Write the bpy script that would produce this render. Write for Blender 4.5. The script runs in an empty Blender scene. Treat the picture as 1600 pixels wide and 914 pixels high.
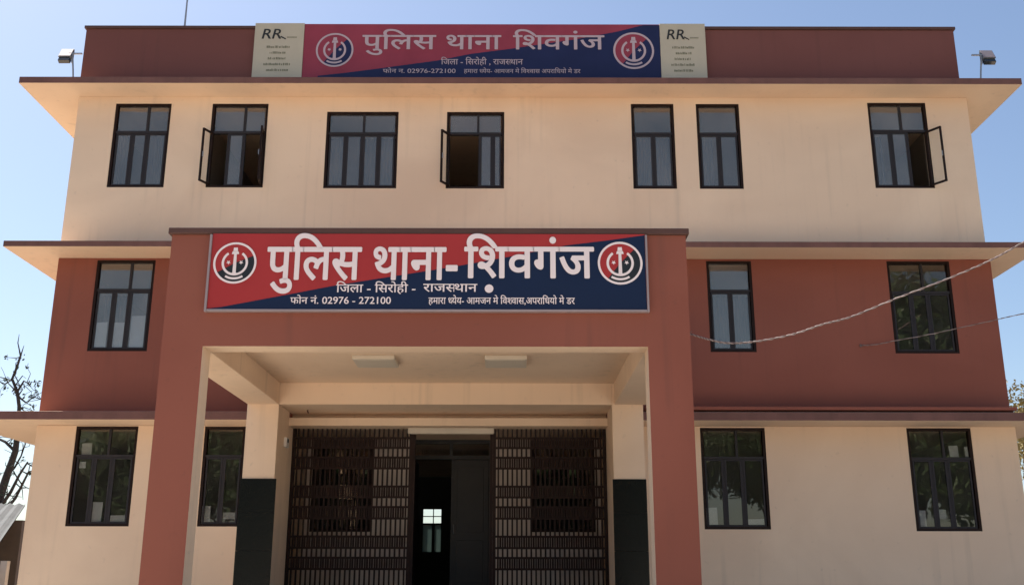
import bpy, bmesh, math, random
from mathutils import Matrix, Vector
random.seed(7)
R = math.radians
sc = bpy.context.scene
C = sc.collection

# ------------------------------------------------------------------ camera
cam_d = bpy.data.cameras.new("camera")
cam = bpy.data.objects.new("camera", cam_d); C.objects.link(cam)
cam_d.sensor_width = 36.0; cam_d.lens = 36.0
cam_d.clip_start = 0.1; cam_d.clip_end = 3000
cam.matrix_world = Matrix.Translation((0, -17.7, 1.6)) @ Matrix.Rotation(R(90 + 15.79), 4, 'X') @ Matrix.Rotation(R(0.088), 4, 'Z')
sc.camera = cam

# ------------------------------------------------------------------ sky, sun, exposure
SUN_EL, SUN_AZ = 57.0, -48.0          # azimuth from +Y (behind the building), negative = to the left
world = bpy.data.worlds.new("World"); sc.world = world; world.use_nodes = True
nt = world.node_tree; nt.nodes.clear()
sky = nt.nodes.new("ShaderNodeTexSky"); sky.sky_type = 'NISHITA'; sky.sun_disc = False
sky.sun_elevation = R(SUN_EL); sky.sun_rotation = R(SUN_AZ)
sky.air_density = 1.0; sky.dust_density = 1.25; sky.ozone_density = 1.3
bg = nt.nodes.new("ShaderNodeBackground"); bg.inputs[1].default_value = 0.072
wo = nt.nodes.new("ShaderNodeOutputWorld")
nt.links.new(sky.outputs[0], bg.inputs[0]); nt.links.new(bg.outputs[0], wo.inputs[0])
sun_d = bpy.data.lights.new("sun", 'SUN'); sun_d.energy = 4.8; sun_d.angle = R(0.5); sun_d.color = (1.0, 0.96, 0.90)
sun = bpy.data.objects.new("sun", sun_d); C.objects.link(sun)
sd = Vector((math.sin(R(SUN_AZ)) * math.cos(R(SUN_EL)), math.cos(R(SUN_AZ)) * math.cos(R(SUN_EL)), math.sin(R(SUN_EL))))
sun.rotation_euler = sd.to_track_quat('Z', 'Y').to_euler()
sun.location = (-20, 20, 40)
sc.view_settings.view_transform = 'Standard'; sc.view_settings.look = 'None'
sc.view_settings.gamma = 1.0; sc.view_settings.exposure = 1.2
sc.render.engine = 'CYCLES'
try:
    sc.cycles.max_bounces = 10; sc.cycles.diffuse_bounces = 5; sc.cycles.transparent_max_bounces = 16
except Exception: pass

# ------------------------------------------------------------------ materials
MATS = {}
def nodes(name):
    m = bpy.data.materials.new(name); m.use_nodes = True
    return m, m.node_tree, m.node_tree.nodes["Principled BSDF"]
def plaster(name, col, dirt, bump=0.25):
    """painted plaster: patchy fading, rain runs of uneven width, small scuffs, trowel relief"""
    m, t, b = nodes(name); L = t.links.new; N = t.nodes.new
    b.inputs["Roughness"].default_value = 0.85; b.inputs["Specular IOR Level"].default_value = 0.3
    tc = N("ShaderNodeTexCoord")
    def noise(scale, det, sx=1, sz=1, lo=.35, hi=.65, a=0., c=1., dist=0):
        mp = N("ShaderNodeMapping"); mp.inputs["Scale"].default_value = (sx, sx, sz); L(tc.outputs["Object"], mp.inputs[0])
        n = N("ShaderNodeTexNoise"); n.inputs["Scale"].default_value = scale; n.inputs["Detail"].default_value = det; n.inputs["Distortion"].default_value = dist
        L(mp.outputs[0], n.inputs["Vector"])
        r = N("ShaderNodeMapRange"); r.interpolation_type = 'SMOOTHSTEP'
        r.inputs[1].default_value = lo; r.inputs[2].default_value = hi; r.inputs[3].default_value = a; r.inputs[4].default_value = c
        L(n.outputs[0], r.inputs[0]); return r.outputs[0]
    def mul(a, c):
        k = N("ShaderNodeMath"); k.operation = 'MULTIPLY'; L(a, k.inputs[0]); L(c, k.inputs[1]); return k.outputs[0]
    runs = noise(1.6, 6, 4.0, .16, .50, .80, 0, 1, .3); gate = noise(.45, 3, 1, 1, .42, .62, 0, 1)
    stain = mul(runs, gate)
    patch = noise(.35, 5, 1, 1.3, .30, .70, 0, 1, .6); fine = noise(9, 8, 1, 1, .62, .80, 0, 1)
    c1 = N("ShaderNodeMix"); c1.data_type = 'RGBA'
    c1.inputs[6].default_value = (col[0]*.93, col[1]*.92, col[2]*.93, 1); c1.inputs[7].default_value = (min(.9, col[0]*1.06), col[1]*1.08, col[2]*1.10, 1)
    L(patch, c1.inputs[0])
    k = N("ShaderNodeMath"); k.operation = 'MULTIPLY'; k.inputs[1].default_value = .28; L(stain, k.inputs[0])
    c2 = N("ShaderNodeMix"); c2.data_type = 'RGBA'; c2.inputs[7].default_value = (*dirt, 1)
    L(k.outputs[0], c2.inputs[0]); L(c1.outputs[2], c2.inputs[6])
    k2 = N("ShaderNodeMath"); k2.operation = 'MULTIPLY'; k2.inputs[1].default_value = .22; L(fine, k2.inputs[0])
    c3 = N("ShaderNodeMix"); c3.data_type = 'RGBA'; c3.inputs[7].default_value = (*dirt, 1)
    L(k2.outputs[0], c3.inputs[0]); L(c2.outputs[2], c3.inputs[6]); L(c3.outputs[2], b.inputs["Base Color"])
    n = N("ShaderNodeTexNoise"); n.inputs["Scale"].default_value = 2.2; n.inputs["Detail"].default_value = 9; L(tc.outputs["Object"], n.inputs["Vector"])
    bp = N("ShaderNodeBump"); bp.inputs["Strength"].default_value = bump; bp.inputs["Distance"].default_value = 0.03
    L(n.outputs[0], bp.inputs["Height"]); L(bp.outputs[0], b.inputs["Normal"])
    return m
def mat(name, col, rough=0.7, var=0.0, scale=3.0, bump=0.0, bscale=60.0, metal=0.0, spec=0.5, streak=0.0, blotch=None):
    if name in MATS: return MATS[name]
    m, t, b = nodes(name)
    b.inputs["Roughness"].default_value = rough; b.inputs["Metallic"].default_value = metal
    b.inputs["Specular IOR Level"].default_value = spec
    tc = t.nodes.new("ShaderNodeTexCoord")
    c = (*col, 1)
    if var > 0 or streak > 0:
        n = t.nodes.new("ShaderNodeTexNoise"); n.inputs["Scale"].default_value = scale; n.inputs["Detail"].default_value = 7
        n.inputs["Roughness"].default_value = 0.6
        t.links.new(tc.outputs["Object"], n.inputs["Vector"])
        r = t.nodes.new("ShaderNodeMapRange"); r.inputs[1].default_value = 0.3; r.inputs[2].default_value = 0.7
        r.inputs[3].default_value = 1 - var; r.inputs[4].default_value = 1 + var
        t.links.new(n.outputs[0], r.inputs[0])
        last = r.outputs[0]
        if streak > 0:
            mp = t.nodes.new("ShaderNodeMapping"); mp.inputs["Scale"].default_value = (5.0, 5.0, 0.22)
            t.links.new(tc.outputs["Object"], mp.inputs[0])
            n2 = t.nodes.new("ShaderNodeTexNoise"); n2.inputs["Scale"].default_value = 1.3; n2.inputs["Detail"].default_value = 8
            t.links.new(mp.outputs[0], n2.inputs["Vector"])
            r2 = t.nodes.new("ShaderNodeMapRange"); r2.inputs[1].default_value = 0.48; r2.inputs[2].default_value = 0.75
            r2.inputs[3].default_value = 1; r2.inputs[4].default_value = 1 - streak
            t.links.new(n2.outputs[0], r2.inputs[0])
            mu = t.nodes.new("ShaderNodeMath"); mu.operation = 'MULTIPLY'
            t.links.new(last, mu.inputs[0]); t.links.new(r2.outputs[0], mu.inputs[1]); last = mu.outputs[0]
        mx = t.nodes.new("ShaderNodeVectorMath"); mx.operation = 'SCALE'
        mx.inputs[0].default_value = col
        t.links.new(last, mx.inputs["Scale"]); t.links.new(mx.outputs[0], b.inputs["Base Color"])
    else:
        b.inputs["Base Color"].default_value = c
    if bump > 0:
        n = t.nodes.new("ShaderNodeTexNoise"); n.inputs["Scale"].default_value = bscale; n.inputs["Detail"].default_value = 5
        t.links.new(tc.outputs["Object"], n.inputs["Vector"])
        bp = t.nodes.new("ShaderNodeBump"); bp.inputs["Strength"].default_value = bump; bp.inputs["Distance"].default_value = 0.02
        t.links.new(n.outputs[0], bp.inputs["Height"]); t.links.new(bp.outputs[0], b.inputs["Normal"])
    MATS[name] = m
    return m
CREAM = plaster("cream_plaster", (0.80, 0.605, 0.435), (0.33, 0.26, 0.20))
RED = plaster("maroon_plaster", (0.265, 0.086, 0.058), (0.11, 0.055, 0.045))
PRED = plaster("dark_maroon_parapet_paint", (0.18, 0.066, 0.055), (0.07, 0.040, 0.036))
WWHITE = plaster("pale_entrance_wall_paint", (0.80, 0.72, 0.64), (0.4, 0.33, 0.28))
FASCIA = mat("brown_fascia_paint", (0.17, 0.075, 0.06), 0.75, 0.15, 2.0, 0.2, 30, streak=0.15)
COPING = mat("dark_brown_coping", (0.09, 0.04, 0.03), 0.7, 0.15, 2.0, 0.2, 30)
WFRAME = mat("dark_brown_window_frame", (0.016, 0.007, 0.005), 0.6, 0.1, 8, spec=0.2)
SASH = mat("dark_slate_sash", (0.028, 0.025, 0.028), 0.6, 0.1, 8, spec=0.25)
PAPER_GLINT = mat("pale_paper_glint", (0.72, 0.70, 0.68), 0.8, 0.05, 4)
CURTAIN = mat("grey_curtain", (0.09, 0.09, 0.10), 0.9, 0.1, 5)
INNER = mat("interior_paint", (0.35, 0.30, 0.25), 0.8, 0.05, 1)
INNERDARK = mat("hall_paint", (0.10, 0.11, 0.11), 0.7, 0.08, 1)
GRANITE = mat("black_granite", (0.006, 0.007, 0.006), 0.22, 0.35, 60, spec=0.2)
FLOORG = mat("grey_granite_floor", (0.05, 0.055, 0.06), 0.25, 0.3, 40)
GATE = mat("brown_gate_paint", (0.022, 0.010, 0.008), 0.6, 0.2, 6, spec=0.2)
WHITE = mat("white_plastic", (0.75, 0.73, 0.70), 0.4)
HEADER = mat("cream_header_board", (0.62, 0.55, 0.45), 0.6, 0.05, 3)
ALU = mat("pale_aluminium_frame", (0.34, 0.27, 0.27), 0.5, 0.05, 5, metal=0.2)
SRED = mat("sign_red", (0.39, 0.036, 0.036), 0.5, 0.06, 1.2, 0.5, 1.6, spec=0.25)
SNAVY = mat("sign_navy", (0.007, 0.018, 0.055), 0.5, 0.05, 1.2, 0.5, 1.6, spec=0.25)
SBLACK = mat("emblem_black", (0.010, 0.013, 0.016), 0.5)
SWHITE = mat("sign_letter_white", (0.86, 0.74, 0.73), 0.6)
SRED2 = mat("faded_sign_red", (0.29, 0.045, 0.07), 0.55, 0.12, 1.2, 0.5, 1.6, spec=0.25)
SNAVY2 = mat("faded_sign_navy", (0.016, 0.022, 0.075), 0.55, 0.12, 1.2, 0.5, 1.6, spec=0.25)
SWHITE2 = mat("faded_letter_white", (0.50, 0.38, 0.41), 0.6)
PANELC = mat("beige_flex_panel", (0.50, 0.44, 0.33), 0.6, 0.07, 1.5, 0.5, 1.6)
INK = mat("black_ink", (0.02, 0.02, 0.018), 0.6)
INKG = mat("olive_grey_ink", (0.20, 0.19, 0.12), 0.6)
LAMPG = mat("grey_lamp_housing", (0.10, 0.115, 0.135), 0.45, 0.05, 5)
LAMPD = mat("dark_lamp_glass", (0.02, 0.025, 0.03), 0.15)
STEEL = mat("galvanised_steel", (0.32, 0.33, 0.35), 0.45, 0.1, 10, metal=0.5)
CABLE = mat("pale_service_cable", (0.30, 0.235, 0.215), 0.6, 0.4, 1.2)
CABLED = mat("brown_service_cable", (0.15, 0.10, 0.09), 0.6, 0.3, 2)
BARK = mat("dark_bark", (0.055, 0.045, 0.04), 0.9, 0.3, 6, 0.5, 20)
LEAFD = mat("dark_leaf", (0.045, 0.060, 0.032), 0.7, 0.35, 1.5)
LEAFG = mat("green_leaf", (0.055, 0.095, 0.030), 0.6, 0.35, 1.2)
LEAFY = mat("dry_yellow_leaf", (0.30, 0.24, 0.10), 0.7, 0.3, 1.5)
ROOFG = mat("grey_cement_sheet", (0.075, 0.075, 0.072), 0.85, 0.25, 2.0, 0.3, 20)
SHEDW = mat("whitewashed_wall", (0.55, 0.50, 0.46), 0.85, 0.12, 1.5, 0.3, 15, streak=0.2)
SHEDD = mat("brown_weathered_wall", (0.14, 0.11, 0.09), 0.85, 0.2, 1.5, 0.3, 15)
WOOD = mat("door_wood", (0.018, 0.016, 0.016), 0.5, 0.2, 4)

def ground_mat(name, ca, cb, sc_):
    m, t, b = nodes(name)
    b.inputs["Roughness"].default_value = 0.9
    tc = t.nodes.new("ShaderNodeTexCoord")
    n = t.nodes.new("ShaderNodeTexNoise"); n.inputs["Scale"].default_value = sc_; n.inputs["Detail"].default_value = 10
    t.links.new(tc.outputs["Object"], n.inputs["Vector"])
    r = t.nodes.new("ShaderNodeValToRGB")
    r.color_ramp.elements[0].color = (*ca, 1); r.color_ramp.elements[1].color = (*cb, 1)
    r.color_ramp.elements[0].position = 0.35; r.color_ramp.elements[1].position = 0.65
    t.links.new(n.outputs[0], r.inputs[0]); t.links.new(r.outputs[0], b.inputs["Base Color"])
    return m
GROUND = ground_mat("dry_brown_soil", (0.13, 0.105, 0.08), (0.23, 0.19, 0.145), .15)
CONC = ground_mat("bounce_concrete", (0.48, 0.41, 0.33), (0.60, 0.52, 0.43), .4)

def glass_mat(name, tint, refl, rough=0.01, dust_sheen=0.0):
    m = bpy.data.materials.new(name); m.use_nodes = True; t = m.node_tree; t.nodes.clear()
    tr = t.nodes.new("ShaderNodeBsdfTransparent"); tr.inputs[0].default_value = (*tint, 1)
    gl = t.nodes.new("ShaderNodeBsdfGlossy"); gl.inputs["Roughness"].default_value = rough
    gl.inputs[0].default_value = (1.0, 0.90, 0.76, 1)
    fr = t.nodes.new("ShaderNodeFresnel"); fr.inputs[0].default_value = refl
    tc = t.nodes.new("ShaderNodeTexCoord")
    n = t.nodes.new("ShaderNodeTexNoise"); n.inputs["Scale"].default_value = 2.5; n.inputs["Detail"].default_value = 1
    t.links.new(tc.outputs["Object"], n.inputs["Vector"])
    bp = t.nodes.new("ShaderNodeBump"); bp.inputs["Strength"].default_value = 0.035; bp.inputs["Distance"].default_value = 0.05
    t.links.new(n.outputs[0], bp.inputs["Height"]); t.links.new(bp.outputs[0], gl.inputs["Normal"])
    mx = t.nodes.new("ShaderNodeMixShader"); o = t.nodes.new("ShaderNodeOutputMaterial")
    ge = t.nodes.new("ShaderNodeNewGeometry"); sb = t.nodes.new("ShaderNodeMath"); sb.operation = 'SUBTRACT'; sb.inputs[0].default_value = 1
    ml = t.nodes.new("ShaderNodeMath"); ml.operation = 'MULTIPLY'
    t.links.new(ge.outputs["Backfacing"], sb.inputs[1]); t.links.new(sb.outputs[0], ml.inputs[0]); t.links.new(fr.outputs[0], ml.inputs[1])
    t.links.new(ml.outputs[0], mx.inputs[0]); t.links.new(tr.outputs[0], mx.inputs[1]); t.links.new(gl.outputs[0], mx.inputs[2])
    last = mx
    if dust_sheen > 0:
        df = t.nodes.new("ShaderNodeBsdfDiffuse"); df.inputs[0].default_value = (0.50, 0.48, 0.47, 1)
        n2 = t.nodes.new("ShaderNodeTexNoise"); n2.inputs["Scale"].default_value = 1.6; n2.inputs["Detail"].default_value = 4
        t.links.new(tc.outputs["Object"], n2.inputs["Vector"])
        rr = t.nodes.new("ShaderNodeMapRange"); rr.inputs[1].default_value = .3; rr.inputs[2].default_value = .7
        rr.inputs[3].default_value = dust_sheen * .6; rr.inputs[4].default_value = dust_sheen * 1.4
        m2 = t.nodes.new("ShaderNodeMixShader"); t.links.new(n2.outputs[0], rr.inputs[0]); t.links.new(rr.outputs[0], m2.inputs[0])
        t.links.new(mx.outputs[0], m2.inputs[1]); t.links.new(df.outputs[0], m2.inputs[2]); last = m2
    t.links.new(last.outputs[0], o.inputs[0])
    return m
GLASS = glass_mat("window_glass", (0.75, 0.76, 0.75), 1.9, dust_sheen=0.02)
GLASSD = glass_mat("dusty_sheen_window_glass", (0.75, 0.78, 0.80), 2.4, dust_sheen=0.10)  # dust film whose grey also carries the upper panes' pale sky reflection
GLASSC = glass_mat("clear_glass", (0.95, 0.96, 0.96), 1.25)
def frosted():
    m = bpy.data.materials.new("frosted_glass"); m.use_nodes = True; t = m.node_tree; t.nodes.clear()
    a = t.nodes.new("ShaderNodeBsdfTranslucent"); a.inputs[0].default_value = (0.14, 0.17, 0.16, 1)
    o = t.nodes.new("ShaderNodeOutputMaterial"); t.links.new(a.outputs[0], o.inputs[0]); return m
FROST = frosted()

# ------------------------------------------------------------------ helpers
def tag(o, label=None, cat=None, group=None, kind=None):
    if label: o["label"] = label
    if cat: o["category"] = cat
    if group: o["group"] = group
    if kind: o["kind"] = kind
    return o
def empty(name, loc=(0, 0, 0), **k):
    o = bpy.data.objects.new(name, None); C.objects.link(o); o.location = loc; o.empty_display_size = 0.3
    return tag(o, **k)
class MB:
    """mesh builder; coordinates are given in world space, shifted to the parent's origin on build"""
    def __init__(s): s.v = []; s.f = []; s.m = []; s.mats = []
    def mi(s, m):
        if m not in s.mats: s.mats.append(m)
        return s.mats.index(m)
    def face(s, pts, m):
        i = len(s.v); s.v += [tuple(p) for p in pts]; s.f.append(tuple(range(i, i + len(pts)))); s.m.append(s.mi(m))
    def box(s, x0, x1, y0, y1, z0, z1, m, faces=None):
        """faces: dict of side -> material, sides -x +x -y +y -z +z"""
        if x1 < x0: x0, x1 = x1, x0
        if y1 < y0: y0, y1 = y1, y0
        if z1 < z0: z0, z1 = z1, z0
        i = len(s.v)
        s.v += [(x0,y0,z0),(x1,y0,z0),(x1,y1,z0),(x0,y1,z0),(x0,y0,z1),(x1,y0,z1),(x1,y1,z1),(x0,y1,z1)]
        F = {'-z':(0,3,2,1),'+z':(4,5,6,7),'-y':(0,1,5,4),'+x':(1,2,6,5),'+y':(2,3,7,6),'-x':(3,0,4,7)}
        for k, q in F.items():
            s.f.append(tuple(i + a for a in q)); s.m.append(s.mi((faces or {}).get(k, m)))
        return s
    def tube(s, pts, radii, m, n=8, cap=True):
        pts = [Vector(p) for p in pts]
        if not hasattr(radii, '__len__'): radii = [radii] * len(pts)
        rings = []
        up = Vector((0.3, 0.2, 1)).normalized()
        for k, p in enumerate(pts):
            d = (pts[min(k + 1, len(pts) - 1)] - pts[max(k - 1, 0)]).normalized()
            a = d.cross(up)
            if a.length < 1e-3: a = d.cross(Vector((1, 0, 0)))
            a.normalize(); b = d.cross(a)
            i = len(s.v)
            s.v += [tuple(p + (a * math.cos(2*math.pi*j/n) + b * math.sin(2*math.pi*j/n)) * radii[k]) for j in range(n)]
            rings.append(i)
        mi = s.mi(m)
        for a, b in zip(rings, rings[1:]):
            for j in range(n):
                s.f.append((a + j, a + (j+1) % n, b + (j+1) % n, b + j)); s.m.append(mi)
        if cap:
            s.f.append(tuple(rings[0] + j for j in reversed(range(n)))); s.m.append(mi)
            s.f.append(tuple(rings[-1] + j for j in range(n))); s.m.append(mi)
    def mesh(s, name, off=(0, 0, 0)):
        me = bpy.data.meshes.new(name)
        me.from_pydata([(x - off[0], y - off[1], z - off[2]) for x, y, z in s.v], [], s.f)
        for m in s.mats: me.materials.append(m)
        me.polygons.foreach_set("material_index", s.m); me.update()
        return me
    def build(s, name, parent=None, bevel=0.0, origin=None):
        po = Vector((0, 0, 0)); q = parent
        while q is not None: po = po + q.location; q = q.parent
        if parent is None and origin: po = Vector(origin)
        loc = po
        me = s.mesh(name, loc)
        o = bpy.data.objects.new(name, me); C.objects.link(o)
        if parent is not None: o.parent = parent
        else: o.location = po
        if bevel > 0:
            b = o.modifiers.new("bevel", 'BEVEL'); b.width = bevel; b.segments = 2; b.limit_method = 'ANGLE'; b.angle_limit = R(60)
        return o
def sub_copy(src, parent, loc):
    c = src.copy(); C.objects.link(c); c.parent = parent; c.location = loc; return c

def wall_holes(mb, x0, x1, z0, z1, y0, y1, holes, front, back, reveal, sides=None):
    """wall slab between y0 (front) and y1 (back) with rectangular holes (hx0,hx1,hz0,hz1)"""
    xs = sorted({x0, x1, *[h[0] for h in holes], *[h[1] for h in holes]}); xs = [x for x in xs if x0 <= x <= x1]
    zs = sorted({z0, z1, *[h[2] for h in holes], *[h[3] for h in holes]}); zs = [z for z in zs if z0 <= z <= z1]
    def solid(i, j):
        if i < 0 or j < 0 or i >= len(xs) - 1 or j >= len(zs) - 1: return None
        cx = (xs[i] + xs[i+1]) / 2; cz = (zs[j] + zs[j+1]) / 2
        return not any(h[0] < cx < h[1] and h[2] < cz < h[3] for h in holes)
    for i in range(len(xs) - 1):
        for j in range(len(zs) - 1):
            if not solid(i, j): continue
            a, b, c, d = xs[i], xs[i+1], zs[j], zs[j+1]
            mb.face([(a,y0,c),(b,y0,c),(b,y0,d),(a,y0,d)], front)
            mb.face([(b,y1,c),(a,y1,c),(a,y1,d),(b,y1,d)], back)
            for (ni, nj, q) in ((i-1,j,[(a,y1,c),(a,y0,c),(a,y0,d),(a,y1,d)]), (i+1,j,[(b,y0,c),(b,y1,c),(b,y1,d),(b,y0,d)]),
                                (i,j-1,[(a,y1,c),(b,y1,c),(b,y0,c),(a,y0,c)]), (i,j+1,[(a,y0,d),(b,y0,d),(b,y1,d),(a,y1,d)])):
                s = solid(ni, nj)
                if s is True: continue
                mb.face(q, (front if s is None else reveal))

# ------------------------------------------------------------------ ground
g = MB(); n = 48
for k in range(n):
    a, b = 2*math.pi*k/n, 2*math.pi*(k+1)/n
    g.face([(0,0,0),(900*math.cos(a),900*math.sin(a),0),(900*math.cos(b),900*math.sin(b),0)], GROUND)
tag(g.build("ground"), "dry brown soil around the building", "ground", kind="structure")

d = MB(); d.box(-9.5, 10.5, -40, -.3, -.05, .008, CONC)  # unseen pale slab, added to bounce light into the porch
tag(d.build("bounce_slab"), "pale concrete slab out of view, added to bounce light into the porch", "bounce_slab", kind="structure")
# ------------------------------------------------------------------ the building
XL, XR, YB = -8.22, 8.62, 9.2
FL = 1.48
B = empty("police_station", (0, 0, 0), label="three storey cream and maroon police station with projecting canopies and entrance porch", cat="building")
# window list: x0,x1,z0,z1, light edges (fractions), upper light edges, transom fraction from top, extras
T3 = [0, .34, .64, 1]
WIN = [
 dict(r=(-7.505,-6.45,8.613,10.31), l=[0,.33,.62,1], u=[0,.60,1], t=.34),
 dict(r=(-5.676,-4.615,8.613,10.31), l=[0,.30,.62,1], u=[0,.60,1], t=.34, open={0:('L',116), 2:('R',98)}),
 dict(r=(-3.498,-2.146,8.60,10.148), l=[0,.26,.51,.75,1], u=[0,.52,1], t=.28),
 dict(r=(-1.232,-.15,8.60,10.148), l=[0,.29,.575,.83,1], u=[0,.55,1], t=.28, open={0:('L',122), 1:None}, papers_glints=[(.74,.80,.89,.94)]),
 dict(r=(2.244,3.052,8.60,10.32), l=[0,.5,1], u=[0,1], t=.35),
 dict(r=(3.473,4.288,8.60,10.32), l=[0,.5,1], u=[0,1], t=.35),
 dict(r=(6.724,7.827,8.62,10.35), l=[0,.34,.66,1], u=[0,.56,1], t=.33, open={2:('R',125)}, bulge=1),
 dict(r=(-7.514,-6.456,5.519,7.205), l=[0,.33,.62,1], u=[0,.60,1], t=.33, papers_glints=[(.05,.27,.68,.965),(.37,.55,.68,.965),(.67,.95,.61,.965)]),
 dict(r=(3.514,4.33,5.52,7.205), l=[0,.5,1], u=[0,1], t=.33),
 dict(r=(6.782,7.918,5.50,7.205), l=[0,.33,.62,1], u=[0,.56,1], t=.34),
 dict(r=(-7.538,-6.464,2.50,4.19), l=[0,.32,.64,1], u=[0,.55,1], t=.30, papers_glints=[(.34,.53,.76,.97),(.66,.95,.89,.97),(.10,.26,.17,.29),(.09,.19,.355,.42)]),  # last two sheets are sky reflections painted as pale patches
 dict(r=(-5.312,-4.60,2.50,4.19), l=[0,.5,1], u=[0,1], t=.30, papers_glints=[(.06,.27,.80,.97),(.56,.86,.86,.925)]),
 dict(r=(3.256,4.378,2.466,4.18), l=[0,.33,.64,1], u=[0,.56,1], t=.30, papers_glints=[(.05,.22,.79,.965),(.67,.93,.90,.965)]),
 dict(r=(6.829,7.942,2.441,4.18), l=[0,.33,.60,1], u=[0,.56,1], t=.30, papers_glints=[(.05,.19,.80,.965),(.36,.50,.79,.88),(.66,.80,.17,.28),(.90,.95,.18,.28)]),  # last two sheets stand in for sky glints in the glass
]
holes = {0: [], 1: [], 2: []}
for w in WIN:
    fl = 2 if w['r'][2] > 8 else (1 if w['r'][2] > 5 else 0); holes[fl].append(w['r'])
RX0, RX1 = -3.86, 1.66                 # the entrance recess
m = MB()
wall_holes(m, XL, XR + .10, 0.0, 4.20, 0, .23, [h for h in holes[0]] + [(RX0, RX1, FL, 4.21)], CREAM, INNER, CREAM)
m.build("ground_floor_wall", B)
m = MB(); wall_holes(m, XL, XR + .05, 4.35, 7.24, 0.004, .23, holes[1] + [(RX0, RX1, 4.34, 4.565)], RED, INNER, RED); m.build("middle_floor_wall", B)
m = MB(); wall_holes(m, XL, XR, 7.355, 10.45, 0, .23, holes[2], CREAM, INNER, CREAM); m.build("top_floor_wall", B)
# side and back walls, upper floor slabs, partitions
for (z0, z1, cm) in ((0, 4.20, CREAM), (4.35, 7.24, RED), (7.355, 10.45, CREAM)):
    m = MB(); m.box(XL, XL + .23, .232, YB, z0, z1, cm, {'+x': INNER}); m.build("side_wall", B)
    m = MB(); m.box(XR - .23, XR, .232, YB, z0, z1, cm, {'-x': INNER}); m.build("side_wall", B)
m = MB()
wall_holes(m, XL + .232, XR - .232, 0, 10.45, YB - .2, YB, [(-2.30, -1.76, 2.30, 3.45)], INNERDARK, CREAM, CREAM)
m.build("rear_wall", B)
m = MB()
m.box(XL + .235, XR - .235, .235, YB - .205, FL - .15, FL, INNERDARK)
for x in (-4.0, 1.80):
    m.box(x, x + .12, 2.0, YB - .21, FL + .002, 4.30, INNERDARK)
m.box(XL + .235, -4.05, 4.5, 4.6, FL + .002, 4.30, INNER)
m.box(1.93, XR - .235, 4.5, 4.6, FL + .002, 4.30, INNER)
m.box(XL + .235, XR - .235, 4.5, 4.6, 4.56, 7.24, INNER)
m.box(XL + .235, XR - .235, 4.5, 4.6, 7.36, 10.44, INNER)
for x in (-6.1, -4.2, -1.8, 1.0, 5.4):
    m.box(x, x + .1, .24, 4.49, 7.36, 10.44, INNER)
for x in (-5.6, 1.0, 5.4):
    m.box(x, x + .1, .24, 4.49, 4.56, 7.23, INNER)
m.build("interior_partitions", B)

def canopy(z0, z1, yf, xl, xr, name):
    m = MB(); m.box(xl, xr, yf, YB + .3, z0, z1, CREAM, {'-y': FASCIA, '-x': FASCIA, '+x': FASCIA})
    return m.build(name, B, bevel=.008)
canopy(7.243, 7.352, -.66, -8.92, 9.30, "canopy")
canopy(10.453, 10.582, -.55, -9.12, 9.42, "roof_canopy")
m = MB()
m.box(-9.50, -4.39, -.66, .0, 4.205, 4.347, CREAM, {'-y': FASCIA, '-x': FASCIA})
m.box(-9.50, XR + .9, .002, YB + .3, 4.205, 4.347, CREAM, {'-x': FASCIA, '+x': FASCIA})
m.box(2.18, XR + .9, -.66, .0, 4.205, 4.347, CREAM, {'-y': FASCIA, '+x': FASCIA})
m.build("ground_floor_canopy", B, bevel=.008)
m = MB(); m.box(2.25, 8.50, -.61, -.002, 4.395, 4.45, RED); m.box(2.25, 8.48, -.50, -.006, 4.349, 4.393, COPING)  # dark lower strip stands in for the shadow gap under the ledge
m.build("ledge", B, bevel=.006)
# parapet
m = MB()
PX0, PX1 = XL - .03, XR - .08
m.box(PX0, PX1, 0.0, .15, 10.584, 11.89, PRED); m.box(PX0, PX0 + .15, .152, YB, 10.584, 11.89, PRED)
m.box(PX1 - .15, PX1, .152, YB, 10.584, 11.89, PRED); m.box(PX0 + .152, PX1 - .152, YB - .15, YB, 10.584, 11.89, PRED)
m.build("parapet", B, bevel=.01)
m = MB()
m.box(PX0 - .03, PX1 + .03, -.03, .18, 11.892, 11.95, COPING)
m.box(PX0 - .03, PX0 + .18, .182, YB, 11.892, 11.95, COPING); m.box(PX1 - .18, PX1 + .03, .182, YB, 11.892, 11.95, COPING)
m.build("parapet_coping", B, bevel=.006)

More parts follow.
